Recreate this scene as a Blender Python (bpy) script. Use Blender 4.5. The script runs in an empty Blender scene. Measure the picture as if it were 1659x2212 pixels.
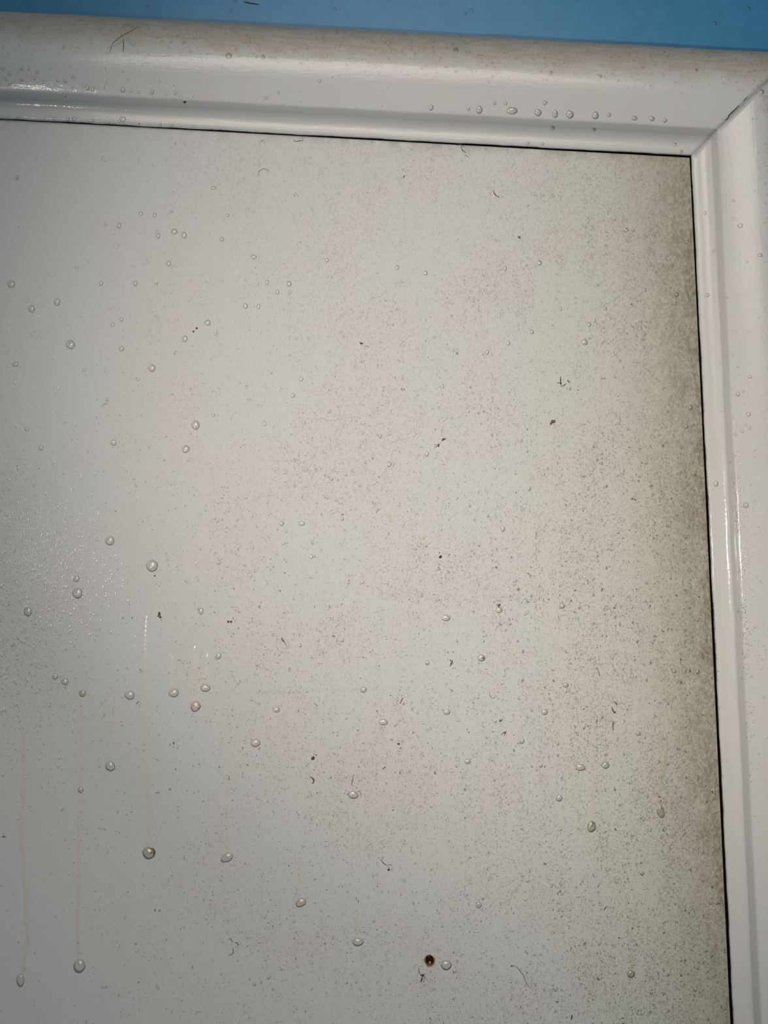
import bpy, bmesh, math, random
from mathutils import Vector

# ------------------------------------------------------------------ scale and picture geometry
PX = 0.00014            # one photo pixel on the wall, in metres
CX, CY = 829.5, 1106.0  # the point of the wall right in front of the camera
D = 2600.0              # camera distance, in the same units
Z0 = 1.5
sc = bpy.context.scene
COL = sc.collection
random.seed(7)

def P(px, py, z=0.0):
    """point z units in front of the panel face that is seen at (px, py)"""
    k = (D - z) / D
    return Vector(((px - CX) * k * PX, -z * PX, Z0 - (py - CY) * k * PX))

# ------------------------------------------------------------------ camera, world, lamps, exposure
cam = bpy.data.objects.new('camera', bpy.data.cameras.new('camera'))
COL.objects.link(cam)
cam.location = (0, -D * PX, Z0)
cam.rotation_euler = (math.radians(90), 0, 0)
cam.data.sensor_fit = 'VERTICAL'
cam.data.sensor_height = 36.0
cam.data.lens = 36.0 * D / 2212.0
cam.data.clip_start = 0.01
cam.data.clip_end = 50
sc.camera = cam

sc.view_settings.view_transform = 'Standard'
sc.view_settings.look = 'None'
sc.view_settings.gamma = 1
sc.view_settings.use_curve_mapping = False
sc.view_settings.exposure = 0.0

world = bpy.data.worlds.new('world')
sc.world = world
world.use_nodes = True
bg = world.node_tree.nodes['Background']
bg.inputs[0].default_value = (0.62, 0.86, 1.0, 1)
bg.inputs[1].default_value = 0.20

def lamp(name, kind, x, y, z, tx, ty, power, color, radius, angle=None, blend=1.0):
    l = bpy.data.lights.new(name, kind)
    o = bpy.data.objects.new(name, l)
    COL.objects.link(o)
    o.location = ((x - CX) * PX, -z * PX, Z0 - (y - CY) * PX)
    t = Vector(((tx - CX) * PX, 0, Z0 - (ty - CY) * PX))
    o.rotation_euler = (t - o.location).to_track_quat('-Z', 'Y').to_euler()
    l.energy = power
    l.color = color
    l.shadow_soft_size = radius * PX
    if kind == 'SPOT':
        l.spot_size = math.radians(angle)
        l.spot_blend = blend
    return o

# warm room lamp up and to the left whose beam falls on the upper right of the panel
lamp('warm_lamp', 'SPOT', 800, 50, 2700, 1060, 1440, 8.8, (1.0, 0.895, 0.79), 1400, 52, 1.0)
# small hard torch low at the left
lamp('torch', 'SPOT', -820, 1440, 2600, 1560, 640, 3.3, (1.0, 0.93, 0.87), 26, 54, 1.0)

# ------------------------------------------------------------------ node helper
class G:
    def __init__(s, name):
        s.m = bpy.data.materials.new(name)
        s.m.use_nodes = True
        s.t = s.m.node_tree
        s.t.nodes.clear()
        s.out = s.t.nodes.new('ShaderNodeOutputMaterial')
    def n(s, kind, **kw):
        nd = s.t.nodes.new(kind)
        for k, v in kw.items():
            setattr(nd, k, v)
        return nd
    def put(s, sock, v):
        if isinstance(v, bpy.types.NodeSocket):
            s.t.links.new(v, sock)
        else:
            sock.default_value = v
    def math(s, op, a, b=0.0, c=0.0, clamp=False):
        nd = s.n('ShaderNodeMath', operation=op, use_clamp=clamp)
        s.put(nd.inputs[0], a); s.put(nd.inputs[1], b); s.put(nd.inputs[2], c)
        return nd.outputs[0]
    def add(s, a, b): return s.math('ADD', a, b)
    def sub(s, a, b): return s.math('SUBTRACT', a, b)
    def mul(s, a, b): return s.math('MULTIPLY', a, b)
    def ramp(s, v, a, b, lo=0.0, hi=1.0, smooth=True):
        nd = s.n('ShaderNodeMapRange', interpolation_type='SMOOTHSTEP' if smooth else 'LINEAR')
        s.put(nd.inputs['Value'], v)
        for k, x in (('From Min', a), ('From Max', b), ('To Min', lo), ('To Max', hi)):
            s.put(nd.inputs[k], x)
        return nd.outputs[0]
    def vec(s, x, y, z=0.0):
        nd = s.n('ShaderNodeCombineXYZ')
        s.put(nd.inputs[0], x); s.put(nd.inputs[1], y); s.put(nd.inputs[2], z)
        return nd.outputs[0]
    def noise(s, v, scale, detail=2.0, rough=0.5):
        nd = s.n('ShaderNodeTexNoise')
        s.put(nd.inputs['Vector'], v); s.put(nd.inputs['Scale'], scale)
        s.put(nd.inputs['Detail'], detail); s.put(nd.inputs['Roughness'], rough)
        return nd.outputs['Fac']
    def mix(s, f, a, b):
        nd = s.n('ShaderNodeMix', data_type='RGBA')
        s.put(nd.inputs['Factor'], f); s.put(nd.inputs['A'], a) if False else None
        s.put(nd.inputs[6], a); s.put(nd.inputs[7], b)
        return nd.outputs[2]
    def bump(s, h, dist, strength=1.0, normal=None):
        nd = s.n('ShaderNodeBump')
        s.put(nd.inputs['Height'], h); nd.inputs['Distance'].default_value = dist
        nd.inputs['Strength'].default_value = strength
        if normal: s.put(nd.inputs['Normal'], normal)
        return nd.outputs[0]
    def pix(s):
        """wall position in photo pixel units (x right, y down)"""
        g = s.n('ShaderNodeNewGeometry')
        sp = s.n('ShaderNodeSeparateXYZ')
        s.put(sp.inputs[0], g.outputs['Position'])
        x = s.add(s.math('DIVIDE', sp.outputs[0], PX), CX)
        y = s.sub(CY, s.math('DIVIDE', s.sub(sp.outputs[2], Z0), PX))
        return x, y
    def principled(s, color, rough, spec=0.5, normal=None, coat=0.0, coat_rough=0.1, metal=0.0):
        p = s.n('ShaderNodeBsdfPrincipled')
        s.put(p.inputs['Base Color'], color); s.put(p.inputs['Roughness'], rough)
        s.put(p.inputs['Specular IOR Level'], spec); s.put(p.inputs['Coat Weight'], coat)
        s.put(p.inputs['Coat Roughness'], coat_rough); s.put(p.inputs['Metallic'], metal)
        if normal is not None:
            s.put(p.inputs['Normal'], normal); s.put(p.inputs['Coat Normal'], normal)
        s.t.links.new(p.outputs[0], s.out.inputs[0])
        return p
    def specks(s, x, y, cell, rmin, rmax, density, wob=0.35, stretch=1.0, seed=0.0):
        """dark mould dots: voronoi cells whose own random number decides if and how big they are"""
        nv = s.vec(x, y, seed)
        w1 = s.sub(s.noise(nv, 0.22, 1), 0.5)
        w2 = s.sub(s.noise(s.vec(y, x, seed + 40), 0.22, 1), 0.5)
        vx = s.add(s.math('DIVIDE', x, cell), s.mul(w1, wob * 5))
        vy = s.add(s.math('DIVIDE', y, cell * stretch), s.mul(w2, wob * 5))
        vo = s.n('ShaderNodeTexVoronoi', feature='F1')
        s.put(vo.inputs['Vector'], s.vec(vx, vy, seed)); vo.inputs['Scale'].default_value = 1.0
        vo.voronoi_dimensions = '2D'
        sp = s.n('ShaderNodeSeparateColor'); s.put(sp.inputs[0], vo.outputs['Color'])
        r = s.ramp(s.math('POWER', sp.outputs[0], 2.0), 0, 1, rmin / cell, rmax / cell, False)
        on = s.math('LESS_THAN', sp.outputs[1], density)
        e = s.ramp(vo.outputs['Distance'], s.mul(r, 0.55), s.mul(r, 1.25), 1.0, 0.0)
        return s.mul(s.mul(e, on), s.ramp(sp.outputs[2], 0, 1, 0.35, 1.0, False))

def rgb(r, g, b): return (r, g, b, 1)

def smudge(g, x, y, cx, cy, rx, ry):
    """soft patch, 1 in the middle and 0 at the ellipse"""
    dx = g.math('DIVIDE', g.sub(x, cx), rx); dy = g.math('DIVIDE', g.sub(y, cy), ry)
    return g.ramp(g.add(g.mul(dx, dx), g.mul(dy, dy)), 0, 1, 1, 0)

# ------------------------------------------------------------------ materials
def make_panel_paint():
    g = G('mildewed_panel_paint')
    x, y = g.pix()
    p = g.vec(x, y, 0)
    big = g.noise(p, 0.0045, 3, 0.55)
    mid = g.noise(g.vec(x, y, 9), 0.03, 3, 0.65)
    edge = g.sub(g.add(1490.0, g.mul(g.sub(y, 338.0), 0.04696)), x)      # distance to the right edge
    low = g.ramp(y, 600, 1900, 0, 1, False)
    # how mouldy: heavy along the right edge, more so low down, fading out to the left
    dens = g.ramp(edge, 330, 20, 0, 1)
    dens = g.mul(dens, g.ramp(low, 0, 1, 0.75, 1.0, False))
    wide = g.mul(g.ramp(edge, 760, 150, 0, 1), g.ramp(y, 300, 1800, .45, 1.0, False))
    base_d = g.ramp(x, 60, 800, 0.05, 0.42)
    d = g.add(g.add(g.mul(dens, 0.62), g.mul(wide, 0.30)), base_d)
    d = g.mul(d, g.ramp(big, 0.36, 0.62, 0.62, 1.25))
    dm = g.mul(d, g.ramp(mid, 0.34, 0.64, 0.75, 1.18))
    vst = g.noise(g.vec(g.mul(x, 1.0), g.mul(y, 0.16), 3), 0.035, 2)     # soft vertical runs
    dm = g.mul(dm, g.ramp(vst, 0.35, 0.6, 0.7, 1.15))
    # pale base with faint warm and green patches
    base = g.mix(g.ramp(big, 0.42, 0.62), rgb(0.62, 0.608, 0.575), rgb(0.64, 0.60, 0.575))
    base = g.mix(g.mul(g.ramp(edge, 480, 60), 0.9), base, rgb(0.56, 0.54, 0.455))
    # brown grime bleeding from the right edge
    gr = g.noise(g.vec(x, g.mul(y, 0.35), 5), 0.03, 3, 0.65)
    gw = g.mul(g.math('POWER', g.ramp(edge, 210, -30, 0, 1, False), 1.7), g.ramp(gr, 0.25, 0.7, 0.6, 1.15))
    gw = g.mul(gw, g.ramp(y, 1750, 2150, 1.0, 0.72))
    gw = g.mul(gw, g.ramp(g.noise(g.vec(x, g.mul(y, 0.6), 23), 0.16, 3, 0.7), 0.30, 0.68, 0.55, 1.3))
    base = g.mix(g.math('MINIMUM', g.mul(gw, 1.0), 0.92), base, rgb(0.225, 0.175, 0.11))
    # grime just under the top moulding
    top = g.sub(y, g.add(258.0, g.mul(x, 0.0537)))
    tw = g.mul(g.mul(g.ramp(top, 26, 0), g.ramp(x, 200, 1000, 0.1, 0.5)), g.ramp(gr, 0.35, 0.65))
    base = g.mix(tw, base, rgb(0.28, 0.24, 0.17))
    # two old horizontal smears
    for (cx, cy, rx, ry, k) in ((600, 1496, 70, 6, .35), (875, 1281, 90, 12, .22), (740, 1490, 120, 5, .18),
                                (1090, 640, 50, 40, .08), (905, 330, 150, 18, .14)):
        f = g.mul(smudge(g, x, y, cx, cy, rx, ry), g.ramp(g.noise(p, 0.25, 2), 0.4, 0.65, 0, k))
        base = g.mix(f, base, rgb(0.26, 0.24, 0.19))
    # fine grain of mould, three sizes
    haze = g.ramp(g.noise(g.vec(x, g.mul(y, 0.7), 17), 0.26, 3, 0.7), 0.46, 0.72)
    base = g.mix(g.mul(haze, g.math('MINIMUM', g.mul(dm, 0.75), 0.8)), base, rgb(0.25, 0.235, 0.185))
    s1 = g.specks(x, y, 5.0, 0.5, 1.6, g.mul(dm, 0.85), 0.3, 1.15, 1.0)
    s2 = g.specks(x, y, 9.5, 0.7, 2.3, g.mul(dm, 0.50), 0.28, 1.3, 5.0)
    vis = g.ramp(y, 350, 1350, 0.45, 1.0)
    s3 = g.specks(x, y, 38.0, 1.0, 2.9, g.add(g.mul(dm, 0.45), 0.12), 0.15, 1.0, 11.0)
    base = g.mix(g.mul(g.mul(s1, 0.85), vis), base, rgb(0.13, 0.125, 0.105))
    base = g.mix(g.mul(g.mul(s2, vis), g.ramp(edge, 900, 100, 0.6, 0.95)), base, rgb(0.055, 0.05, 0.04))
    base = g.mix(g.mul(s3, 0.85), base, rgb(0.05, 0.042, 0.032))
    # bump: orange peel of the paint, and the water film low on the left
    peel = g.noise(p, 0.06, 3, 0.6)
    film = g.mul(g.ramp(x, 330, 40), g.mul(g.ramp(y, 850, 1080), g.ramp(y, 1650, 1400)))
    fn = g.noise(g.vec(x, g.mul(y, 0.55), 31), 0.24, 3, 0.65)
    fn = g.mul(g.ramp(fn, 0.47, 0.62), g.mul(film, 1.0))
    nrm = g.bump(g.add(g.mul(peel, 1.0), fn), PX * 1.0, 0.55)
    rough = g.ramp(film, 0, 1, 0.48, 0.30)
    g.principled(base, rough, 0.25, nrm)
    return g.m

def make_trim_paint():
    g = G('gloss_trim_paint')
    uv = g.n('ShaderNodeUVMap'); uv.uv_map = 'UVMap'
    sp = g.n('ShaderNodeSeparateXYZ'); g.put(sp.inputs[0], uv.outputs[0])
    u = g.mul(sp.outputs[0], 1000.0); o = g.mul(sp.outputs[1], 1000.0)
    streak = g.noise(g.vec(g.mul(u, 0.10), o, 0), 0.16, 3, 0.6)
    patch = g.noise(g.vec(u, o, 4), 0.012, 3, 0.6)
    base = g.mix(g.ramp(patch, 0.40, 0.62), rgb(0.605, 0.59, 0.55), rgb(0.62, 0.58, 0.56))
    # dusty mildew on the outer shoulder, brushed along the moulding
    lim = g.add(o, g.mul(g.sub(patch, 0.5), 70.0))
    dirt = g.ramp(lim, 150, 196)
    line = g.mul(g.ramp(streak, 0.30, 0.66, 0.62, 1.0), g.ramp(o, 160, 225, 0.75, 1.0))
    sp1 = g.specks(u, o, 7.0, 0.8, 2.6, g.ramp(lim, 120, 185, 0.0, 0.8), 0.5, 1.0, 2.0)
    base = g.mix(g.mul(g.mul(dirt, line), 0.70), base, rgb(0.34, 0.265, 0.18))
    base = g.mix(g.mul(sp1, 0.55), base, rgb(0.16, 0.12, 0.085))
    sp2 = g.specks(u, o, 34.0, 0.8, 2.4, 0.22, 0.2, 1.0, 8.0)
    base = g.mix(g.mul(sp2, 0.6), base, rgb(0.16, 0.14, 0.11))
    # grime in the line against the panel and along the groove
    inn = g.mul(g.ramp(o, 3, 0), g.ramp(g.noise(g.vec(u, o, 2), 0.05, 3), 0.35, 0.6))
    base = g.mix(g.mul(inn, 0.6), base, rgb(0.16, 0.13, 0.09))
    h = g.add(g.mul(streak, 0.9), g.mul(g.noise(g.vec(g.mul(u, .5), o, 12), 0.13, 3, 0.65), 1.1))
    nrm = g.bump(h, PX * 0.7, 0.4)
    rough = g.ramp(dirt, 0, 1, 0.12, 0.6)
    g.principled(base, rough, 0.42, nrm)
    return g.m

def make_blue():
    g = G('blue_wall_paint')
    x, y = g.pix()
    p = g.vec(x, y, 0)
    n1 = g.noise(p, 0.02, 3, 0.6)
    base = g.mix(g.ramp(n1, 0.35, 0.65), rgb(0.040, 0.215, 0.400), rgb(0.046, 0.235, 0.425))
    s = g.specks(x, y, 30.0, 0.8, 3.0, 0.35, 0.4, 1.0, 3.0)
    base = g.mix(g.mul(s, 0.6), base, rgb(0.012, 0.05, 0.10))
    nrm = g.bump(g.noise(p, 0.05, 4, 0.6), PX * 1.0, 0.35)
    g.principled(base, 0.35, 0.4, nrm)
    return g.m

def make_water(name, tint=(0.94, 0.94, 0.93), rim=(0.68, 0.68, 0.66), refl=0.075):
    g = G(name)
    lw = g.n('ShaderNodeLayerWeight'); lw.inputs['Blend'].default_value = 0.42
    col = g.mix(g.ramp(lw.outputs['Facing'], 0.30, 0.95), rgb(*tint), rgb(*rim))  # rim tint darkens the drop's edge in place of refracted light
    tr = g.n('ShaderNodeBsdfTransparent'); g.put(tr.inputs[0], col)
    gl = g.n('ShaderNodeBsdfGlossy'); gl.inputs['Roughness'].default_value = 0.13
    gl.inputs['Color'].default_value = (1, 1, 1, 1)
    fr = g.n('ShaderNodeFresnel'); fr.inputs['IOR'].default_value = 1.36
    mx = g.n('ShaderNodeMixShader')
    g.put(mx.inputs[0], g.math('MAXIMUM', fr.outputs[0], refl))
    g.t.links.new(tr.outputs[0], mx.inputs[1]); g.t.links.new(gl.outputs[0], mx.inputs[2])
    g.t.links.new(mx.outputs[0], g.out.inputs[0])
    return g.m

def make_flat(name, c, rough=0.6, spec=0.3, var=0.35):
    g = G(name)
    x, y = g.pix()
    n1 = g.noise(g.vec(x, y, 0), 0.4, 2)
    g.principled(g.mix(g.ramp(n1, 0.35, 0.65), rgb(*c), rgb(*[v * (1 - var) for v in c])), rough, spec)
    return g.m

def make_rust():
    g = G('rust_bleed')
    x, y = g.pix()
    n1 = g.noise(g.vec(x, y, 0), 0.25, 3, 0.7)
    p = g.n('ShaderNodeBsdfPrincipled')
    g.put(p.inputs['Base Color'], g.mix(g.ramp(n1, .4, .6), rgb(0.42, 0.20, 0.06), rgb(0.22, 0.10, 0.05)))
    p.inputs['Roughness'].default_value = 0.7
    tr = g.n('ShaderNodeBsdfTransparent')
    mx = g.n('ShaderNodeMixShader'); g.put(mx.inputs[0], g.ramp(n1, 0.30, 0.70, 0.55, 1.0))
    g.t.links.new(tr.outputs[0], mx.inputs[1]); g.t.links.new(p.outputs[0], mx.inputs[2])
    g.t.links.new(mx.outputs[0], g.out.inputs[0])
    return g.m

M_PANEL = make_panel_paint(); M_TRIM = make_trim_paint(); M_BLUE = make_blue()
M_WATER = make_water('clear_water')
M_MURKY = make_water('murky_water', (0.86, 0.85, 0.78), (0.50, 0.49, 0.42))
M_PEACH = make_water('peach_tinted_water', (0.97, 0.90, 0.85), (0.62, 0.56, 0.50))
M_TRAIL = make_water('water_film', (0.988, 0.985, 0.985), (0.985, 0.98, 0.98), 0.03)
M_MIST = make_water('fine_beaded_water', (0.985, 0.985, 0.985), (0.93, 0.93, 0.93), 0.14)
M_DARK = make_flat('black_brown_debris', (0.045, 0.032, 0.022))
M_BROWN = make_flat('brown_debris', (0.13, 0.075, 0.04))
M_OLIVE = make_flat('olive_mould', (0.15, 0.13, 0.065))
M_GREYF = make_flat('grey_fibre', (0.22, 0.20, 0.16))
M_CRACK = make_flat('open_crack', (0.03, 0.022, 0.018), 0.9, 0.1)
M_TAN = make_flat('tan_crack', (0.30, 0.205, 0.14), 0.8, 0.2)
M_RIDGE = make_flat('raised_paint', (0.78, 0.77, 0.72), 0.15, 0.6, 0.03)
M_NAIL = make_flat('wet_rusted_iron', (0.022, 0.006, 0.003), 0.3, 0.15)
M_AMBER = make_flat('painted_amber_glint', (0.62, 0.30, 0.10), 0.15, 0.6)
M_RUST = make_rust()

# ------------------------------------------------------------------ mesh helpers
def link(name, verts, faces, mat, parent=None, smooth=True, uv=None, origin=None):
    me = bpy.data.meshes.new(name)
    o0 = Vector(origin) if origin is not None else Vector((0, 0, 0))
    me.from_pydata([tuple(Vector(v) - o0) for v in verts], [], faces)
    me.update()
    if mat not in (M_PANEL, M_TRIM, M_BLUE) and name != 'gap_shade_sheet':     # open shells face the room
        bm = bmesh.new(); bm.from_mesh(me)
        bad = [f for f in bm.faces if f.normal.y > 0]
        bmesh.ops.reverse_faces(bm, faces=bad)
        bm.to_mesh(me); bm.free(); me.update()
    if uv is not None:
        lay = me.uv_layers.new(name='UVMap')
        for poly in me.polygons:
            for li in poly.loop_indices:
                lay.data[li].uv = uv[me.loops[li].vertex_index]
    for p in me.polygons: p.use_smooth = smooth
    me.materials.append(mat)
    o = bpy.data.objects.new(name, me)
    COL.objects.link(o)
    if parent is not None:
        o.parent = parent
        o.location = o0 - parent.location
    else:
        o.location = o0
    return o

def tag(o, label, cat, group=None, kind=None):
    if label: o['label'] = label
    if cat: o['category'] = cat
    if group: o['group'] = group
    if kind: o['kind'] = kind
    return o

# ------------------------------------------------------------------ the surface of the moulding
WALL_Z = -40.0
PROFILE = [(0, -40), (0, -10), (0.3, 4), (1.2, 8), (3, 10.8), (6, 12.4), (10, 13), (18, 13), (26, 13.4), (32, 14.6),
           (38, 17), (43, 19.8), (45, 21.4), (46.2, 23.6), (47.5, 27.5), (52, 38), (57, 49.5), (59.5, 54.5), (61.2, 57), (63.5, 58.8),
           (68, 60.4), (78, 63.6), (92, 67.6), (108, 71.4), (126, 74.6), (144, 76.4), (160, 76.6), (174, 74.8), (188, 70.5),
           (200, 64), (211, 55), (220, 43.5), (227, 29), (231.5, 12), (233, -6), (233, -40)]
def top_line(x): return 256.5 + 0.0537 * x
def right_line(y): return 1492.4 + 0.0487 * (y - 338)
def prof_z(o):
    for (a, za), (b, zb) in zip(PROFILE[1:], PROFILE[2:]):
        if o <= b and b > a:
            return za + (zb - za) * max(0.0, (o - a)) / (b - a)
    return WALL_Z
def H(x, y):
    o = max(top_line(x) - y, x - right_line(y))
    if o < 0: return 0.0
    if o > 233: return WALL_Z
    return prof_z(o)

def wob(u, o, s):
    return (math.sin(u * 0.021 + s) * 0.5 + math.sin(u * 0.057 + s * 2.3 + o * .05) * 0.35
            + math.sin(u * 0.13 + s * 5.1 + o * .11) * 0.22)

def build_trim(name, side):
    verts, faces, uv = [], [], []
    npf = len(PROFILE)
    N = 190
    rows = []
    for j, (o, z) in enumerate(PROFILE):
        # mitre point: where the two lines at this offset cross
        x, y = 1500.0, 300.0
        for _ in range(30):
            y = top_line(x) - o
            x = right_line(y) + o
        row = []
        for i in range(N + 1):
            f = i / N
            if side == 'top':
                u = x + (-700 - x) * f
                k = min(1.0, (x - u) / 60.0)
                w = wob(u, o, 1.0 + (0.9 if 40 < o < 70 else 0)) * k * (0.8 if j > 1 else 0.4)
                q = (u, top_line(u) - o + w)
            else:
                u = y + (2900 - y) * f
                k = min(1.0, (u - y) / 60.0)
                w = wob(u, o, 3.7 + (0.9 if 40 < o < 70 else 0)) * k * (0.8 if j > 1 else 0.4)
                q = (right_line(u) + o + w, u)
            row.append((q, u))
        rows.append(row)
    for j, (o, z) in enumerate(PROFILE):
        for i in range(N + 1):
            q, u = rows[j][i]
            verts.append(P(q[0], q[1], z)); uv.append((u / 1000.0 + (0 if side == 'top' else 7.0), o / 1000.0))
    W = N + 1
    for j in range(npf - 1):
        for i in range(N):
            a, b, c, d = j * W + i, j * W + i + 1, (j + 1) * W + i + 1, (j + 1) * W + i
            faces.append((a, b, c, d) if side == 'top' else (a, d, c, b))
    # back and the two ends
    for i in range(N):
        a, b, c, d = (npf - 1) * W + i, (npf - 1) * W + i + 1, i + 1, i
        faces.append((a, b, c, d) if side == 'top' else (a, d, c, b))
    faces.append(tuple(j * W for j in range(npf)))
    faces.append(tuple(j * W + N for j in reversed(range(npf))))
    o = link(name, verts, faces, M_TRIM, uv=uv, origin=P(1500, 300, 0))
    for p in o.data.polygons[-2:]: p.use_smooth = False
    o['kind'] = 'structure'
    return o

# the wall: a slab behind everything
def slab(name, corners, zf, zb, mat, nx=1, ny=1):
    """corners: top-left, top-right, bottom-right, bottom-left in picture units"""
    tl, tr, br, bl = corners
    verts, faces = [], []
    for z in (zf, zb):
        for j in range(ny + 1):
            for i in range(nx + 1):
                s, t = i / nx, j / ny
                x = (tl[0] * (1 - s) + tr[0] * s) * (1 - t) + (bl[0] * (1 - s) + br[0] * s) * t
                y = (tl[1] * (1 - s) + tr[1] * s) * (1 - t) + (bl[1] * (1 - s) + br[1] * s) * t
                q = P(x, y, zf); q.y = -z * PX
                verts.append(q)
    W = nx + 1; B = W * (ny + 1)
    for j in range(ny):
        for i in range(nx):
            a = j * W + i
            faces.append((a, a + W, a + W + 1, a + 1))
            faces.append((B + a, B + a + 1, B + a + W + 1, B + a + W))
    for i in range(nx):
        faces.append((i, i + 1, B + i + 1, B + i))
        a = ny * W + i
        faces.append((a + 1, a, B + a, B + a + 1))
    for j in range(ny):
        a = j * W
        faces.append((a + W, a, B + a, B + a + W))
        a = j * W + nx
        faces.append((a, a + W, B + a + W, B + a))
    return link(name, verts, faces, mat, smooth=False, origin=P(*corners[3], 0))

wall = slab('wall_back', ((-1600, -1400), (3200, -1400), (3200, 3400), (-1600, 3400)), WALL_Z - 0.2, -120, M_BLUE)
wall['kind'] = 'structure'
M_GAP_SHADE = make_flat('gap_shade_dark', (0.035, 0.028, 0.02), 0.9, 0.1)
gap_sheet = slab('gap_shade_sheet', ((-700, 200), (1530, 320), (1650, 2900), (-700, 2900)), WALL_Z + 4.6, WALL_Z, M_GAP_SHADE)  # dark sheet added behind the panel so the open gap looks shaded
gap_sheet['kind'] = 'structure'
trim_top = build_trim('trim_1', 'top')
trim_right = build_trim('trim_2', 'right')
panel = slab('painted_panel', ((-700, 219.4), (1489.6, 340.6), (1610, 2900), (-700, 2900)), 0, WALL_Z + 5, M_PANEL, 4, 6)
tag(panel, 'large off-white painted panel with mildew speckles, framed by the white moulding', 'panel')

# ------------------------------------------------------------------ lines on the surface (cracks, hairs)
def ribbon_geo(pts, w, h, verts, faces, lift=0.0, taper=True):
    """a low raised strip that follows the surface under it"""
    P2 = []
    for (a, b) in zip(pts, pts[1:]):
        n = max(1, int(math.hypot(b[0] - a[0], b[1] - a[1]) / 3))
        for i in range(n):
            t = i / n
            P2.append((a[0] + (b[0] - a[0]) * t, a[1] + (b[1] - a[1]) * t))
    P2.append(pts[-1])
    base = len(verts); K = 5; n = len(P2)
    for i, q in enumerate(P2):
        a = P2[max(0, i - 1)]; b = P2[min(n - 1, i + 1)]
        dx, dy = b[0] - a[0], b[1] - a[1]
        L = math.hypot(dx, dy) or 1
        nx, ny = -dy / L, dx / L
        t = i / (n - 1) if n > 1 else .5
        ww = w * (0.35 + 0.65 * math.sin(math.pi * min(1, max(0, t))) ** 0.5 if taper else 1.0)
        ww *= 1 + 0.15 * math.sin(i * 1.9 + w)
        for k in range(K):
            s = (k / (K - 1) - 0.5) * 2
            x, y = q[0] + nx * s * ww / 2, q[1] + ny * s * ww / 2
            verts.append(P(x, y, H(x, y) + lift + (h * (1 - s * s) if 0 < k < K - 1 else -0.15)))
    for i in range(n - 1):
        for k in range(K - 1):
            a = base + i * K + k
            faces.append((a, a + 1, a + K + 1, a + K))

def ribbons(name, lines, mat, h=0.8, parent=None, lift=0.0):
    verts, faces = [], []
    for (w, pts) in lines: ribbon_geo(pts, w, h, verts, faces, lift)
    c = lines[0][1][0]
    o = link(name, verts, faces, mat, parent, origin=P(c[0], c[1], H(*c)))
    return o

def blob_geo(x, y, rx, ry, h, verts, faces, seg=14, rings=5, wobble=0.0, sag=0.0, rot=0.0, ph=0.0, z0=None):
    """a dome of any outline lying on the surface"""
    base = len(verts)
    zc = H(x, y) if z0 is None else z0
    def pt(r, a):
        k = 1 + wobble * (math.sin(a * 2 + ph) * 0.55 + math.sin(a * 3 + ph * 2.1) * 0.35 + math.sin(a * 5 + ph * 3.3) * 0.2)
        ux, uy = math.cos(a) * rx * r * k, math.sin(a) * ry * r * k
        X = ux * math.cos(rot) - uy * math.sin(rot); Y = ux * math.sin(rot) + uy * math.cos(rot)
        xx, yy = x + X, y + Y
        prof = (max(0.0, 1 - r ** 2.2)) ** 0.62
        hh = h * prof * (1 + sag * Y / max(rx, ry))
        z = (H(xx, yy) if z0 is None else z0) + hh - (0.2 if r >= 0.999 else 0)
        return P(xx, yy, z)
    verts.append(pt(0.0001, 0))
    for i in range(1, rings + 1):
        r = (i / rings) ** 0.75
        for s in range(seg): verts.append(pt(r, 2 * math.pi * s / seg))
    for s in range(seg):
        faces.append((base, base + 1 + (s + 1) % seg, base + 1 + s))
    for i in range(rings - 1):
        for s in range(seg):
            a = base + 1 + i * seg + s; b = base + 1 + i * seg + (s + 1) % seg
            faces.append((a, b, b + seg, a + seg))

def blob(name, x, y, rx, ry, h, mat, parent=None, **kw):
    v, f = [], []
    blob_geo(x, y, rx, ry, h, v, f, **kw)
    return link(name, v, f, mat, parent, origin=P(x, y, H(x, y)))

# parts of the moulding: open mitre joint, cracks in the paint
ribbons('mitre_crack', [(2.0, [(1597, 227), (1587, 237.5), (1575.6, 248), (1571.6, 256.6), (1566, 260.5)]),
                        (1.6, [(1614.4, 209), (1605.7, 219.4)]), (1.3, [(1629, 192), (1626.4, 195)]),
                        (1.2, [(1637.5, 186.2), (1634.8, 188.7)])], M_CRACK, 0.3, trim_right, 0.5)
ribbons('paint_crack', [(2.0, [(237, 114), (240, 103), (244, 93), (255, 83), (270, 74), (285, 66), (300, 56)]),
                        (2.4, [(265, 84), (267, 92), (267, 103), (266, 114)])], M_TAN, 0.25, trim_top, 0.4)
ribbons('paint_ridge', [(3.4, [(226, 146), (227, 158), (229.5, 168), (226, 180), (224, 192)])], M_RIDGE, 2.2, trim_top, 0.2)

# ------------------------------------------------------------------ water drops
CLEAR = 'clear water drops on the panel'
def drop(x, y, rx, ry, label, mat=M_WATER, trail=None, group=None, wobble=0.06, rot=0.0, h=None, rim=False, tmat=None):
    o = blob('water_drop', x, y, rx, ry, h or 0.50 * min(rx, ry), mat, seg=26, rings=9, wobble=wobble, sag=0.30,
             rot=rot, ph=(x * 0.37 + y * .11) % 6.28)
    tag(o, label, 'water drop', group)
    if trail:
        w, pts = trail
        v, f = [], []
        ribbon_geo(pts, w, 0.4, v, f, 0.0, True)
        t = link('water_trail', v, f, tmat or M_TRAIL, o, origin=P(*pts[0], H(*pts[0])))
    if rim:
        r = ribbons('dirt_rim', [(3.2, [(x + 4, y - 9), (x + 9, y - 10), (x + 12, y - 5), (x + 12, y + 2), (x + 10, y + 7)]),
                                 (2.0, [(x + 3, y + 1), (x + 6, y - 3), (x + 9, y - 2)])], M_BROWN, 1.0, o, 5.0)
        r['label'] = 'brown grit caught in the drop'
    return o

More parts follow.
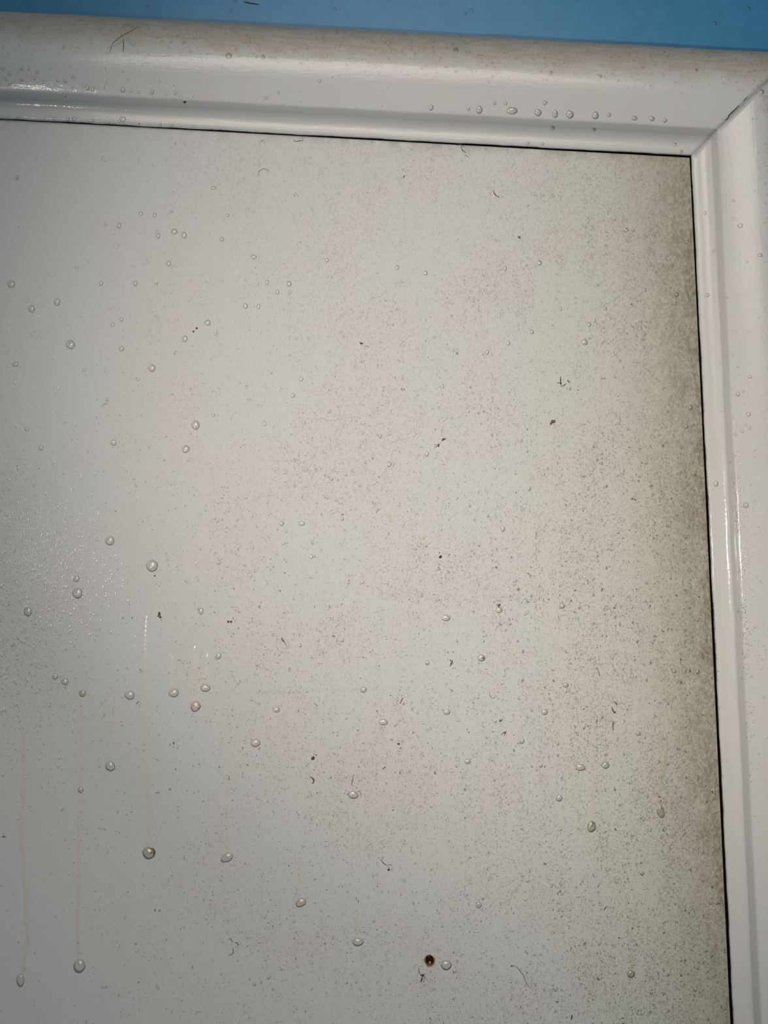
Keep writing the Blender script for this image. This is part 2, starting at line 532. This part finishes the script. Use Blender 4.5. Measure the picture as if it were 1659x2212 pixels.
drop(321, 1843, 13, 14, 'largest murky drop with brown grit on its right side, ending the wide pale run', M_MURKY,
     (17, [(318, 1330), (317, 1480), (316, 1600), (317, 1700), (321, 1760), (320, 1832)]), rim=True, wobble=.08)
drop(238, 1655, 10.5, 11.5, 'round grey water drop below the wet left corner, up and left of the grit-rimmed drop', M_WATER, (12, [(240, 1480), (241, 1570), (239, 1646)]))
drop(280, 1502, 11.5, 9.5, 'water drop left in the row of four drops left of centre', M_WATER, wobble=.08)
drop(375, 1497, 11, 9.5, 'water drop second from left in the row of four, under a thin bright run', M_WATER, (11, [(374, 1418), (373, 1460), (374, 1490)]), wobble=.08)
drop(422, 1526, 11, 11.5, 'peach-tinted water drop lowest in the row of four, under a wide pale run', M_PEACH, (18, [(424, 1395), (422, 1450), (421, 1480), (423, 1516)]), wobble=.1)
drop(443, 1486, 10.5, 9, 'clear water drop just up and right of the peach-tinted drop', M_WATER, (14, [(450, 1412), (449, 1450), (446, 1478)]), wobble=.12)
drop(552, 1605, 11, 8.5, 'oval water drop alone to the right of the row of four drops', M_WATER)
drop(490, 1853, 14, 9.5, 'leaf-shaped tilted water drop right of the grit-rimmed drop', M_WATER, (13, [(492, 1600), (495, 1700), (492, 1760), (491, 1843)]), rot=-0.45)
drop(650, 1950, 12, 9.5, 'pinkish pointed water drop in the lower middle of the panel', M_PEACH, (10, [(645, 1850), (646, 1900), (648, 1942)]), rot=-0.35, wobble=.14)
drop(773, 2035, 12, 9.5, 'smooth grey water drop above and left of the rusty nail', M_WATER, (14, [(770, 1960), (771, 2000), (773, 2028)]))
drop(964, 2085, 11.5, 11.5, 'round clear water drop right beside the rusty nail', M_WATER, wobble=.02)
drop(982, 2098, 4.5, 4.5, 'tiny bead at the lower right of the round drop beside the nail')
drop(328, 1222, 13, 13, 'round clear drop just above a black dot in the left half', M_WATER, wobble=.02)
drop(237, 1168, 10, 10.5, 'round drop with a bright lower-left rim, up and left of the black dot', M_WATER, wobble=.04)
drop(167, 1281, 11, 12, 'larger of two stacked drops right of the wet patch', M_WATER)
drop(165, 1250, 7, 7, 'smaller upper one of two stacked drops right of the wet patch', M_WATER)
drop(60, 1321, 9, 10, 'clear drop inside the wet glinting patch at the left edge', M_WATER)
drop(171, 2087, 13, 15, 'large clear drop low on the left with a thin run leaving below it', M_WATER,
     (12, [(176, 1500), (174, 1700), (170, 1850), (168, 1950), (168, 2072)]))
drop(44, 2118, 9, 14, 'tall faint drop in the bottom left corner', M_WATER, (13, [(52, 1580), (46, 1800), (55, 1930), (60, 2030), (48, 2105)]))
drop(422, 918, 9, 10, 'round drop with a bright lower-left rim in the upper left half', M_WATER, wobble=.03)
drop(401, 970, 8.5, 8, 'drop just below the bright-rimmed drop in the upper left half', M_WATER)
drop(328, 795, 7.5, 8.5, 'clear drop right of a dark mould dot, upper left of the panel', M_WATER)
drop(152, 744, 10, 10, 'faint round drop in the dim upper left of the panel', M_WATER)
drop(24, 613, 8, 9, 'faint drop hard by the left picture edge, upper panel', M_WATER)
drop(763, 1717, 11, 9, 'pale square-cornered drop below a curled brown thread', M_WATER, wobble=.13)
drop(1278, 1786, 9.5, 12, 'egg-shaped greenish drop at the end of a wide run, lower right', M_MURKY,
     (16, [(1290, 1640), (1287, 1690), (1278, 1730), (1276, 1776)]))
drop(1308, 1653, 8.5, 8, 'drop with a bright right rim above the egg-shaped drop', M_WATER, (10, [(1306, 1590), (1307, 1646)]))
drop(1254, 1658, 11, 7.5, 'wide flat drop with two glints, above left of the egg-shaped drop', M_WATER)
drop(1428, 1755, 9, 12, 'dirty brown drop at the end of a run beside the right edge grime', M_MURKY,
     (15, [(1440, 1590), (1432, 1660), (1421, 1710), (1427, 1748)]), wobble=.16, h=2.5)
drop(1208, 1724, 7, 8, 'drop at the top of a short pale run left of the egg-shaped drop', M_WATER, (14, [(1212, 1735), (1213, 1775)]))
drop(1363, 2104, 8.5, 9, 'greenish drop low on the right under a short run', M_MURKY, (13, [(1364, 2055), (1366, 2080), (1364, 2096)]))
drop(1034, 1955, 6, 7.5, 'small drop with a white glint above the nail, to its right', M_WATER)
drop(1200, 2136, 5, 6, 'small faint drop low on the panel, right of the long wavy hair', M_WATER)
drop(1176, 1538, 7, 7, 'drop with a pale tail left of the dark brown flecks', M_WATER, (9, [(1178, 1545), (1177, 1580)]))
drop(1040, 1421, 8, 8, 'round drop with a ring glint right of the olive mould fleck', M_WATER, (10, [(1039, 1428), (1037, 1460)]))
drop(963, 1335, 10, 7, 'wide drop with three glints in a row, middle of the panel', M_WATER)
drop(1078, 1318, 8, 6.5, 'drop right under a brown spidery fleck', M_WATER)
drop(965, 1538, 8, 6, 'flat wide drop below the olive mould fleck', M_WATER)
drop(828, 1560, 10, 7, 'flat wide drop with a thin drip line under it', M_WATER, (2.2, [(827, 1566), (826, 1590)]))
drop(1010, 1645, 7, 6, 'drop with a star glint left of the olive smear pair', M_WATER)
drop(1128, 1601, 5, 6, 'drop touching a short dark hair, centre right', M_WATER)
drop(1222, 1480, 6.5, 5.5, 'drop with double glint above the dark brown flecks', M_WATER)
drop(1214, 1309, 6.5, 6, 'drop with a faint brown shadow under it, centre right', M_WATER)
drop(785, 1490, 7, 7, 'pale drop at the right end of the horizontal smear', M_WATER)
drop(597, 1533, 7.5, 6.5, 'pale drop under the left end of the horizontal smear', M_WATER)
drop(174, 1706, 6, 7, 'small drop halfway down the long run at the left', M_WATER)
drop(178, 1498, 8, 7, 'drop with grey mould in it at the top of the long left run', M_MURKY)
drop(140, 1472, 8, 8, 'drop at the lower edge of the wet patch, right one of two', M_WATER)
drop(119, 1461, 6.5, 7, 'drop at the lower edge of the wet patch, left one of two', M_WATER)
drop(472, 1417, 6, 7, 'drop with a hooked glint above the row of four drops', M_WATER)
drop(434, 1320, 6, 7, 'small drop left of the dark split fleck', M_WATER)
drop(608, 1131, 6, 5, 'left one of two beads side by side, centre left', M_WATER)
drop(652, 1131, 7, 5, 'right one of two beads side by side, centre left', M_WATER)
drop(1106, 239, 12, 8, 'widest bead in the row above the groove of the top moulding', M_WATER)
drop(1547, 1045, 5, 6, 'bead on the inner lip of the right moulding, where the edge starts to shine', M_WATER)
drop(1611, 1091, 6, 6, 'bead on the broad face of the right moulding beside the bright glints', M_WATER)

ORD = ('first second third fourth fifth sixth seventh eighth ninth tenth eleventh twelfth thirteenth fourteenth fifteenth '
       'sixteenth seventeenth eighteenth nineteenth twentieth twenty-first twenty-second twenty-third twenty-fourth '
       'twenty-fifth twenty-sixth twenty-seventh').split()
def beads(spots, text, group):
    down = 'right moulding' in text
    spots = sorted(spots, key=lambda q: q[1] if down else q[0])
    for i, (x, y, r) in enumerate(spots):
        if i < (len(spots) + 1) // 2: w = ORD[i] + (' from the top' if down else ' from the left')
        else: w = ORD[len(spots) - 1 - i] + (' from the bottom' if down else ' from the right')
        label = w.replace('first from the top', 'topmost').replace('first from the left', 'leftmost').replace(
            'first from the right', 'rightmost').replace('first from the bottom', 'lowest') + ' of ' + text
        k = random.uniform(0.85, 1.15)
        o = blob('water_bead', x, y, r * k, r / k, r * 0.45, M_WATER, seg=14, rings=5, wobble=0.06, sag=.2, ph=x)
        tag(o, label, 'water drop', group)

beads([(257, 487, 6), (228, 485, 4), (304, 461, 5), (334, 465, 5), (341, 509, 6), (376, 500, 7), (397, 508, 7), (364, 569, 6),
       (292, 612, 6), (218, 612, 5), (123, 652, 8), (68, 667, 8), (461, 406, 5), (479, 517, 5), (491, 465, 4), (448, 697, 7),
       (399, 732, 7), (243, 701, 5), (262, 690, 5), (165, 578, 4), (466, 721, 4)],
      'the small clear beads on the dim upper left panel', 'upper left beads')
beads([(548, 555, 6), (577, 610, 5), (624, 613, 6), (599, 631, 5), (626, 632, 4), (530, 661, 6), (558, 662, 5), (706, 562, 5),
       (858, 578, 5), (919, 590, 5), (847, 700, 4), (708, 598, 3)],
      'the small clear beads on the upper middle panel', 'upper middle beads')
beads([(1165, 568, 6), (1091, 580, 5), (1353, 497, 5), (1290, 616, 4), (1393, 626, 4), (1462, 636, 5), (1273, 701, 5),
       (1284, 692, 4), (1149, 717, 5), (1098, 741, 5), (1263, 739, 7), (1052, 761, 5), (1211, 667, 4), (1485, 522, 4)],
      'the small clear beads on the mildewed upper right panel', 'upper right beads')
beads([(262, 753, 6), (33, 787, 6), (182, 800, 4), (58, 927, 5), (88, 967, 6), (245, 956, 7), (231, 863, 4), (298, 819, 4),
       (294, 1048, 3.5), (351, 1126, 3), (322, 964, 4)],
      'the small beads above the left wet patch', 'left beads')
beads([(460, 897, 4), (650, 819, 5), (632, 854, 5), (572, 916, 4), (656, 914, 4), (922, 981, 5), (821, 943, 4), (956, 835, 4),
       (841, 1003, 5), (1143, 1055, 5), (1174, 1025, 4), (1086, 1142, 6), (782, 1258, 4), (716, 1034, 4), (815, 1101, 4),
       (919, 1179, 4), (672, 1203, 5), (739, 1121, 4), (686, 1383, 4), (648, 1395, 3.5), (739, 1383, 4), (647, 1435 - 40, 3),
       (923, 1432, 5), (545, 1183, 4), (612, 1174, 4), (474, 1215, 4)],
      'the small clear beads across the speckled middle', 'middle beads')
beads([(1168, 1653, 5), (1379, 1585, 5), (1387, 1886, 5), (1140, 1903, 4), (1155, 2062, 3.5), (1535, 1951, 4), (1548, 1951, 4),
       (1482, 921, 5), (1492, 880, 5), (1457, 1450, 5), (1507, 1451, 5), (1480, 1799, 3), (574, 2074, 3), (580, 2112, 4), (550, 2126, 4)],
      'the small beads on the mildewed lower panel', 'lower right beads')
beads([(1035, 237, 8), (1162, 243, 8), (1199, 246, 7.5), (1231, 247, 9), (1286, 249, 8), (1315, 248, 5), (1370, 255, 6),
       (1408, 256, 6), (1436, 260, 5), (931, 232, 6), (1012, 235, 4), (1068, 223, 4), (1092, 223, 4), (1177, 222, 5)],
      'the clear bead row above the top moulding groove', 'beads above the groove')
beads([(985, 108, 6), (494, 120, 7), (568, 123, 5), (1297, 165, 4), (138, 103, 4), (690, 175, 4), (601, 200, 3.5), (574, 212, 4),
       (1190, 57 + 100, 4), (1504, 122 + 30, 4)],
      'the lone beads on the top moulding face', 'beads on the top moulding face')
beads([(188, 189, 6), (200, 191, 5), (265, 194, 6), (328, 199, 5), (379, 201, 4), (113, 188, 4), (155, 190, 4), (299, 199, 3.5),
       (284, 196, 3.5), (276, 171, 2.5), (308, 139, 3), (345, 176, 3), (266, 155, 3), (141, 176, 4), (157, 166, 4), (125, 174, 3.5),
       (93, 176, 3.5), (75, 169, 3.5), (80, 155, 4), (47, 148, 4), (62, 148, 4), (110, 148, 3), (47, 172, 4), (21, 182, 4),
       (20, 160, 4), (6, 148, 4), (13, 172, 3)],
      "the shiny beads at the top moulding's left end", 'shiny beads at the left end')
beads([(148, 259, 4), (160, 257, 5), (118, 257, 4), (200, 260, 4), (258, 262, 4), (265, 257, 7), (347, 268, 3.5), (371, 270, 3.5),
       (418, 272, 3.5), (40, 252, 4), (1194, 276, 5), (1283, 280, 4), (1140, 309, 4), (1171, 311, 4), (1471, 327, 4), (1458, 312, 4)],
      "the clear beads on the top moulding's inner lip", 'beads on the top lip')
beads([(1645, 198, 6), (1599, 487, 5.5), (1642, 551, 5), (1584, 433, 3.5), (1594, 851, 5), (1606, 845, 3), (1617, 895, 5), (1611, 918, 3),
       (1604, 931, 4), (1619, 924, 4), (1589, 938, 4), (1614, 566, 3), (1584, 472, 3), (1625, 198 + 60, 3), (1571, 642, 3), (1620, 814, 4)],
      'the beads down the right moulding face', 'beads on the right moulding')
beads([(1523, 460, 4), (1528, 637, 5), (1544, 541, 4)], 'the beads on the right moulding inner lip', 'beads on the right lip')
beads([(508, 3, 3.5), (1018, 22, 4), (1005, 29, 4), (1617, 18, 4), (723, 20, 3.5), (500, 22, 3), (1545, 50, 3.5), (318, 14, 3.5),
       (963, 52, 3)], 'the tiny water beads on the blue wall', 'beads on the blue wall')

# uncountable fine condensation
def mist(name, label, n, pick, rr, hk, seg=7, stretch=(0.8, 1.6)):
    v, f = [], []
    c = None
    for _ in range(n):
        x, y = pick()
        if H(x, y) == WALL_Z: continue
        r = random.uniform(*rr) * random.choice((0.7, 0.85, 1, 1.25))
        st = random.uniform(*stretch)
        if c is None: c = (x, y)
        blob_geo(x, y, r / st ** .5, r * st ** .5, r * hk, v, f, seg=seg, rings=3, wobble=.15, rot=random.uniform(-.5, .3), ph=random.random() * 6)
    o = link(name, v, f, M_MIST, origin=P(c[0], c[1], 0))
    tag(o, label, 'condensation', kind='stuff')
    return o
def pick_left():
    while True:
        x = abs(random.gauss(0, 110)); y = random.gauss(1270, 190)
        if x > 330: continue
        return x - 12, y
mist('wet_film', 'dense glinting film of fine water at the left edge of the panel', 2300, pick_left, (1.3, 3.2), 0.145, stretch=(1.0, 3.2))
def pick_panel():
    while True:
        x = random.uniform(-20, 1570); y = random.uniform(280, 2240)
        if y < 258 + .0537 * x + 8 or x > 1480 + .047 * (y - 338): continue
        if random.random() > (1.0 if x < 600 else 0.45): continue
        if random.random() > (1.0 if 1000 < y < 1600 else 0.35): continue
        return x, y
mist('fine_condensation', 'sparse pinprick droplets spread over the panel face', 800, pick_panel, (1.0, 2.3), 0.25)
def pick_rt():
    while True:
        y = random.gauss(1230, 210)
        o = random.choice((random.gauss(66, 3), random.gauss(72, 9), random.uniform(64, 110), random.gauss(3, 1.2)))
        if o < 1.5: continue
        return right_line(y) + o, y
mist('moulding_condensation', 'fine beads sparkling down the right moulding', 1100, pick_rt, (1.0, 2.6), 0.25, stretch=(0.8, 2.4))
def pick_tt():
    x = abs(random.gauss(0, 330)); o = random.choice((random.gauss(76, 10), random.uniform(60, 130), random.gauss(4, 2)))
    return x, top_line(x) - max(1.5, o)
mist('moulding_condensation', 'fine beads sparkling along the left end of the top moulding', 260, pick_tt, (1.2, 2.4), 0.25)

# ------------------------------------------------------------------ the rusty nail
nail = blob('rusty_nail', 928, 2073.5, 9.2, 11.2, 3.0, M_NAIL, seg=24, rings=8, wobble=.05, sag=.2)
tag(nail, 'dark wet rusty nail head ringed with orange rust, low on the panel', 'nail')
r = blob('rust_ring', 928, 2076, 12.5, 15, 0.35, M_RUST, nail, seg=40, rings=4, wobble=.16, ph=1.3)
r['label'] = 'orange-brown rust bleed around the nail'
a = blob('painted_glint', 928.5, 2079.5, 2.6, 3.6, 1.2, M_AMBER, nail, seg=12, rings=4, z0=3.0)  # small amber dome, its colour painted as a highlight on the nail
a['label'] = 'painted amber glint on the wet nail head'

# ------------------------------------------------------------------ flecks, threads and mould tufts
def fleck(name, label, lines, mat=M_DARK, dots=(), cat=None, h=0.9):
    v, f = [], []
    for (w, pts) in lines: ribbon_geo(pts, w, h, v, f)
    for (x, y, rx, ry) in dots:
        blob_geo(x, y, rx, ry, min(rx, ry) * .5, v, f, seg=10, rings=3, wobble=.22, ph=x)
    c = lines[0][1][0] if lines else dots[0][:2]
    o = link(name, v, f, mat, origin=P(c[0], c[1], H(*c)))
    return tag(o, label, cat or name.replace('_', ' '))

fleck('insect_remains', 'dark two-part insect husk with thin legs, upper right of the panel',
      [(2.2, [(1211, 812), (1211, 822), (1212, 832)]), (1.6, [(1203, 827), (1212, 827)]), (1.8, [(1210, 834), (1217, 834), (1224, 828)]),
       (3.2, [(1226, 821), (1230, 827)]), (1.0, [(1230, 822), (1235, 819)])], M_DARK, [(1211.5, 828, 2, 3)], 'insect')
fleck('insect_remains', 'small dead fly with wings stuck under the rusty nail',
      [(2.0, [(904, 2092), (906, 2101), (909, 2106)]), (3.4, [(909, 2123), (911, 2116), (913, 2109)]), (1.0, [(914, 2108), (919, 2112)]),
       (1.0, [(913, 2105), (921, 2104)]), (1.0, [(916, 2110), (920, 2115)])], M_BROWN, [(912.5, 2107, 4, 3.4)], 'insect')
fleck('insect_remains', 'thin-bodied gnat with a round dark head, lower middle of the panel',
      [(1.7, [(822, 1857), (826, 1862), (831, 1867), (838, 1871)]), (1.2, [(838, 1868), (849, 1869)]), (1.2, [(840, 1872), (841, 1878)])],
      M_DARK, [(839.5, 1879, 3, 2.4)], 'insect')
fleck('mould_tuft', 'olive tuft of mould below and left of the dark insect husk', [(1.6, [(1188, 919), (1192, 915)]), (1.6, [(1198, 906), (1200, 914)])], M_OLIVE, [(1194, 911, 4.5, 4), (1190, 915, 2.4, 3), (1198, 909, 2.6, 2)], 'mould')
fleck('mould_tuft', 'brown speck pair in a diagonal, middle of the panel, upper right one with olive fuzz', [(2.4, [(953, 953), (958, 950), (964, 947)])], M_OLIVE, [(958, 949, 4, 3)], 'mould')
fleck('mould_tuft', 'brown speck pair in a diagonal, middle of the panel, lower left one', [(2.0, [(940, 967), (944, 962)])], M_BROWN, [(947, 962, 2.4, 3.6)], 'mould')
fleck('mould_tuft', 'rust-brown crumbly clump left of centre, below the black dot', [(1.8, [(348, 1337), (350, 1342)])], M_BROWN, [(344, 1326, 3.2, 4.5), (346, 1333, 3, 3), (341, 1331, 1.6, 2)], 'mould')
fleck('black_dot', 'single round black dot under the clear drop in the left half', [], M_DARK, [(334, 1244, 1.9, 1.9)], 'speck')
fleck('dirt_fleck', 'brown shiny double crumb right of the small drop, centre left', [], M_BROWN, [(493, 1343, 3, 2.6), (499, 1343, 2.8, 2.6)], 'speck')
fleck('dirt_fleck', 'dark brown seed-like crumb below two faint dots, centre of the panel', [], M_DARK, [(951.5, 1203, 3.2, 3.6), (949, 1194, 1.3, 1.5)], 'speck')
fleck('mould_tuft', 'brown spidery fleck sitting on top of a clear drop', [(1.2, [(1071, 1305), (1083, 1307)]), (2.6, [(1077, 1312), (1080, 1303)]), (1.4, [(1075, 1298), (1083, 1298)])], M_BROWN, [(1078, 1308, 3, 3)], 'mould')
fleck('mould_tuft', 'olive leaf-like fleck left of the ring-glint drop', [(3.2, [(972, 1440), (975, 1433), (978, 1425)]), (2.2, [(975, 1430), (971, 1424)]), (1.6, [(976, 1436), (980, 1430)])], M_OLIVE, cat='mould')
fleck('thread', 'curled dark brown thread like a comma, below the crumb left of centre bottom', [(3.2, [(669, 1678), (674, 1680), (678, 1685), (677, 1691), (673, 1692)])], M_BROWN, h=1.4)
fleck('dirt_fleck', 'ragged brown crumb above the comma-shaped thread', [], M_BROWN, [(676, 1638, 4.5, 4), (683, 1631, 1.6, 1.6)], 'speck')
fleck('thread', 'curly brown thread hanging above the square-cornered drop', [(1.7, [(761, 1675), (763, 1682), (760, 1690), (760, 1696), (764, 1698)])], M_BROWN)
fleck('thread', 'thin grey curl at the right of the square-cornered drop', [(1.2, [(770, 1711), (776, 1710), (780, 1715), (779, 1722)])], M_GREYF)
fleck('dirt_fleck', 'uppermost of the dark brown flecks in a column, right of centre', [(2.6, [(1325, 1515), (1330, 1518), (1334, 1524)])], M_DARK, cat='speck')
fleck('dirt_fleck', 'dark brown bean-shaped fleck, second down in the column right of centre', [(3.0, [(1322, 1527), (1324, 1535), (1329, 1541)])], M_BROWN, [(1328, 1539, 2.5, 2.2)], 'speck')
fleck('dirt_fleck', 'long red-brown fleck lowest in the column right of centre', [(2.0, [(1327, 1557), (1328, 1564)]), (2.4, [(1325, 1557), (1324, 1570), (1325, 1579)])], M_BROWN, cat='speck')
fleck('mould_tuft', 'upper one of the olive smear pair, right of centre', [(3, [(1078, 1559), (1083, 1557), (1086, 1552)])], M_OLIVE, [(1081, 1557, 3, 2.2)], 'mould')
fleck('mould_tuft', 'lower one of the olive smear pair, with tangled brown threads', [(2.2, [(1083, 1588), (1088, 1582), (1094, 1583)]), (1.6, [(1088, 1590), (1094, 1578)])], M_OLIVE, [(1091, 1583, 3, 2.4)], 'mould')
fleck('mould_tuft', 'faint olive leaf-like mark left of the middle of the panel', [(4.2, [(608, 1377), (612, 1385), (615, 1388)]), (1.4, [(614, 1388), (620, 1397)])], M_GREYF, cat='mould')
fleck('thread', 'fine S-shaped hair right of centre', [(1.1, [(1057.5, 1493), (1058, 1503), (1062, 1508), (1068, 1508), (1071, 1502), (1074, 1505)])], M_GREYF)
fleck('thread', 'short bent brown hair above the dark brown flecks', [(1.5, [(1287, 1442), (1292, 1448), (1295, 1456), (1296, 1462)])], M_BROWN)
fleck('thread', 'pale looping hair near the top left of centre', [(1.3, [(560, 381), (557, 374), (561, 368), (570, 364.5), (578, 367), (583, 370)])], M_GREYF)
fleck('thread', 'dark hooked hair near the top, right of centre', [(2.0, [(1066, 410), (1067, 416), (1071, 422), (1079, 427)])], M_BROWN)
fleck('dirt_fleck', 'dark olive fleck trailing tiny crumbs, upper middle of the panel', [(3.0, [(776, 738), (780, 742), (784, 743)]), (1.3, [(787, 746), (797, 750)])], M_OLIVE, [(781, 742, 3.4, 2.6)], 'speck')
fleck('dirt_fleck', 'two rusty crumbs side by side, upper left of the panel', [], M_BROWN, [(425, 709, 2.8, 2.4), (418, 716, 2.4, 2.2)], 'speck')
fleck('dirt_fleck', 'olive fleck near the top edge, middle of the panel', [(3.0, [(871, 385), (874, 378)])], M_OLIVE, cat='speck')
fleck('dirt_fleck', 'small olive crumb among faint mildew, upper right', [], M_OLIVE, [(1121, 512, 3, 2.2), (1123, 515, 1.6, 2)], 'speck')
fleck('dirt_fleck', 'tiny dark T-shaped scrap right of the longest run', [(1.6, [(335, 1713), (344, 1713)]), (1.6, [(341, 1713), (341, 1708)])], M_BROWN, cat='speck')
fleck('dirt_fleck', 'scatter of grey crumbs right of the round grey drop', [], M_GREYF, [(375, 1605, 2.2, 3), (368, 1609, 1.6, 1.4), (375, 1614, 1.6, 1.4)], 'speck')
fleck('mould_tuft', 'star-shaped cluster of short black strokes low at left of centre',
      [(1.5, [(494, 2028), (499, 2030), (503, 2036)]), (2.0, [(480, 2034), (484, 2037)]), (1.8, [(507, 2036), (513, 2037), (515, 2043)]),
       (1.6, [(503, 2048), (504, 2058), (500, 2062)]), (1.3, [(490, 2037), (490, 2042)]), (1.3, [(494, 2064), (502, 2061)])], M_DARK, cat='mould')
fleck('thread', 'long wavy grey hair low on the panel, right of the nail',
      [(1.7, [(1104, 2085), (1112, 2087), (1119, 2091), (1126, 2101), (1131, 2107), (1134, 2116), (1137, 2124), (1146, 2135)])], M_GREYF, [(1105, 2087, 2.4, 2)])
fleck('thread', 'short dark eyelash-like hair on the mildewed right side', [(1.9, [(1362, 1077.5), (1369, 1078), (1375, 1081)])], M_DARK)
fleck('dirt_fleck', 'rust-brown dash low on the right side', [(2.6, [(1304, 1967), (1308, 1961), (1311, 1957)])], M_BROWN, cat='speck')
fleck('dirt_fleck', 'upright black dash at the bottom of the panel, right of the nail', [(3.0, [(1234, 2203), (1236, 2192)])], M_DARK, cat='speck')
fleck('dirt_fleck', 'short black diagonal dash, lower middle of the panel', [(2.2, [(826, 1662), (833, 1656)])], M_DARK, cat='speck')
fleck('dirt_fleck', 'brown ring-like crumb, left one of two, lower middle', [(1.8, [(842, 1598), (846, 1597), (849, 1601)])], M_BROWN, cat='speck')
fleck('dirt_fleck', 'brown round crumb, right one of two, lower middle', [], M_BROWN, [(861, 1607, 3, 2.6)], 'speck')
fleck('thread', 'brown and olive curl beside a flat drop, lower middle', [(2.2, [(864, 1521), (868, 1512), (870, 1508), (867, 1506)])], M_OLIVE)
fleck('dirt_fleck', 'dark crumb stuck in the groove of the top moulding', [], M_DARK, [(399, 221, 3.4, 2.2)], 'speck')
fleck('dirt_fleck', 'dark crumb wedged under the lip of the top moulding, left part', [(3.2, [(299, 266), (304, 271)])], M_DARK, cat='speck')
fleck('dirt_fleck', 'tiny black crumb under the lip of the top moulding, near its left end', [], M_DARK, [(104, 261, 2.2, 1.6)], 'speck')
fleck('dirt_fleck', 'black dot on the dusty shoulder of the top moulding', [], M_DARK, [(168, 37, 1.8, 1.8)], 'speck')
fleck('dirt_fleck', 'dark scuff on the blue wall above the moulding', [(3.0, [(526, 4), (540, 7), (560, 10)])], M_DARK, cat='scuff', h=.3)
fleck('dirt_fleck', 'black crescent speck at the left picture edge', [(2.6, [(4, 1807), (8, 1808), (12, 1806)])], M_DARK, cat='speck')
fleck('mould_tuft', 'dark curly mould strokes just under the top moulding, right part',
      [(1.8, [(985, 314), (995, 312), (1003, 318)]), (2.0, [(995, 316), (999, 325), (1007, 330)]), (1.6, [(1003, 334), (1012, 339)])], M_OLIVE, cat='mould')
fleck('thread', 'grey hook-shaped mark under the top moulding, middle', [(1.6, [(634, 302), (640, 306), (648, 304), (655, 303)])], M_OLIVE)
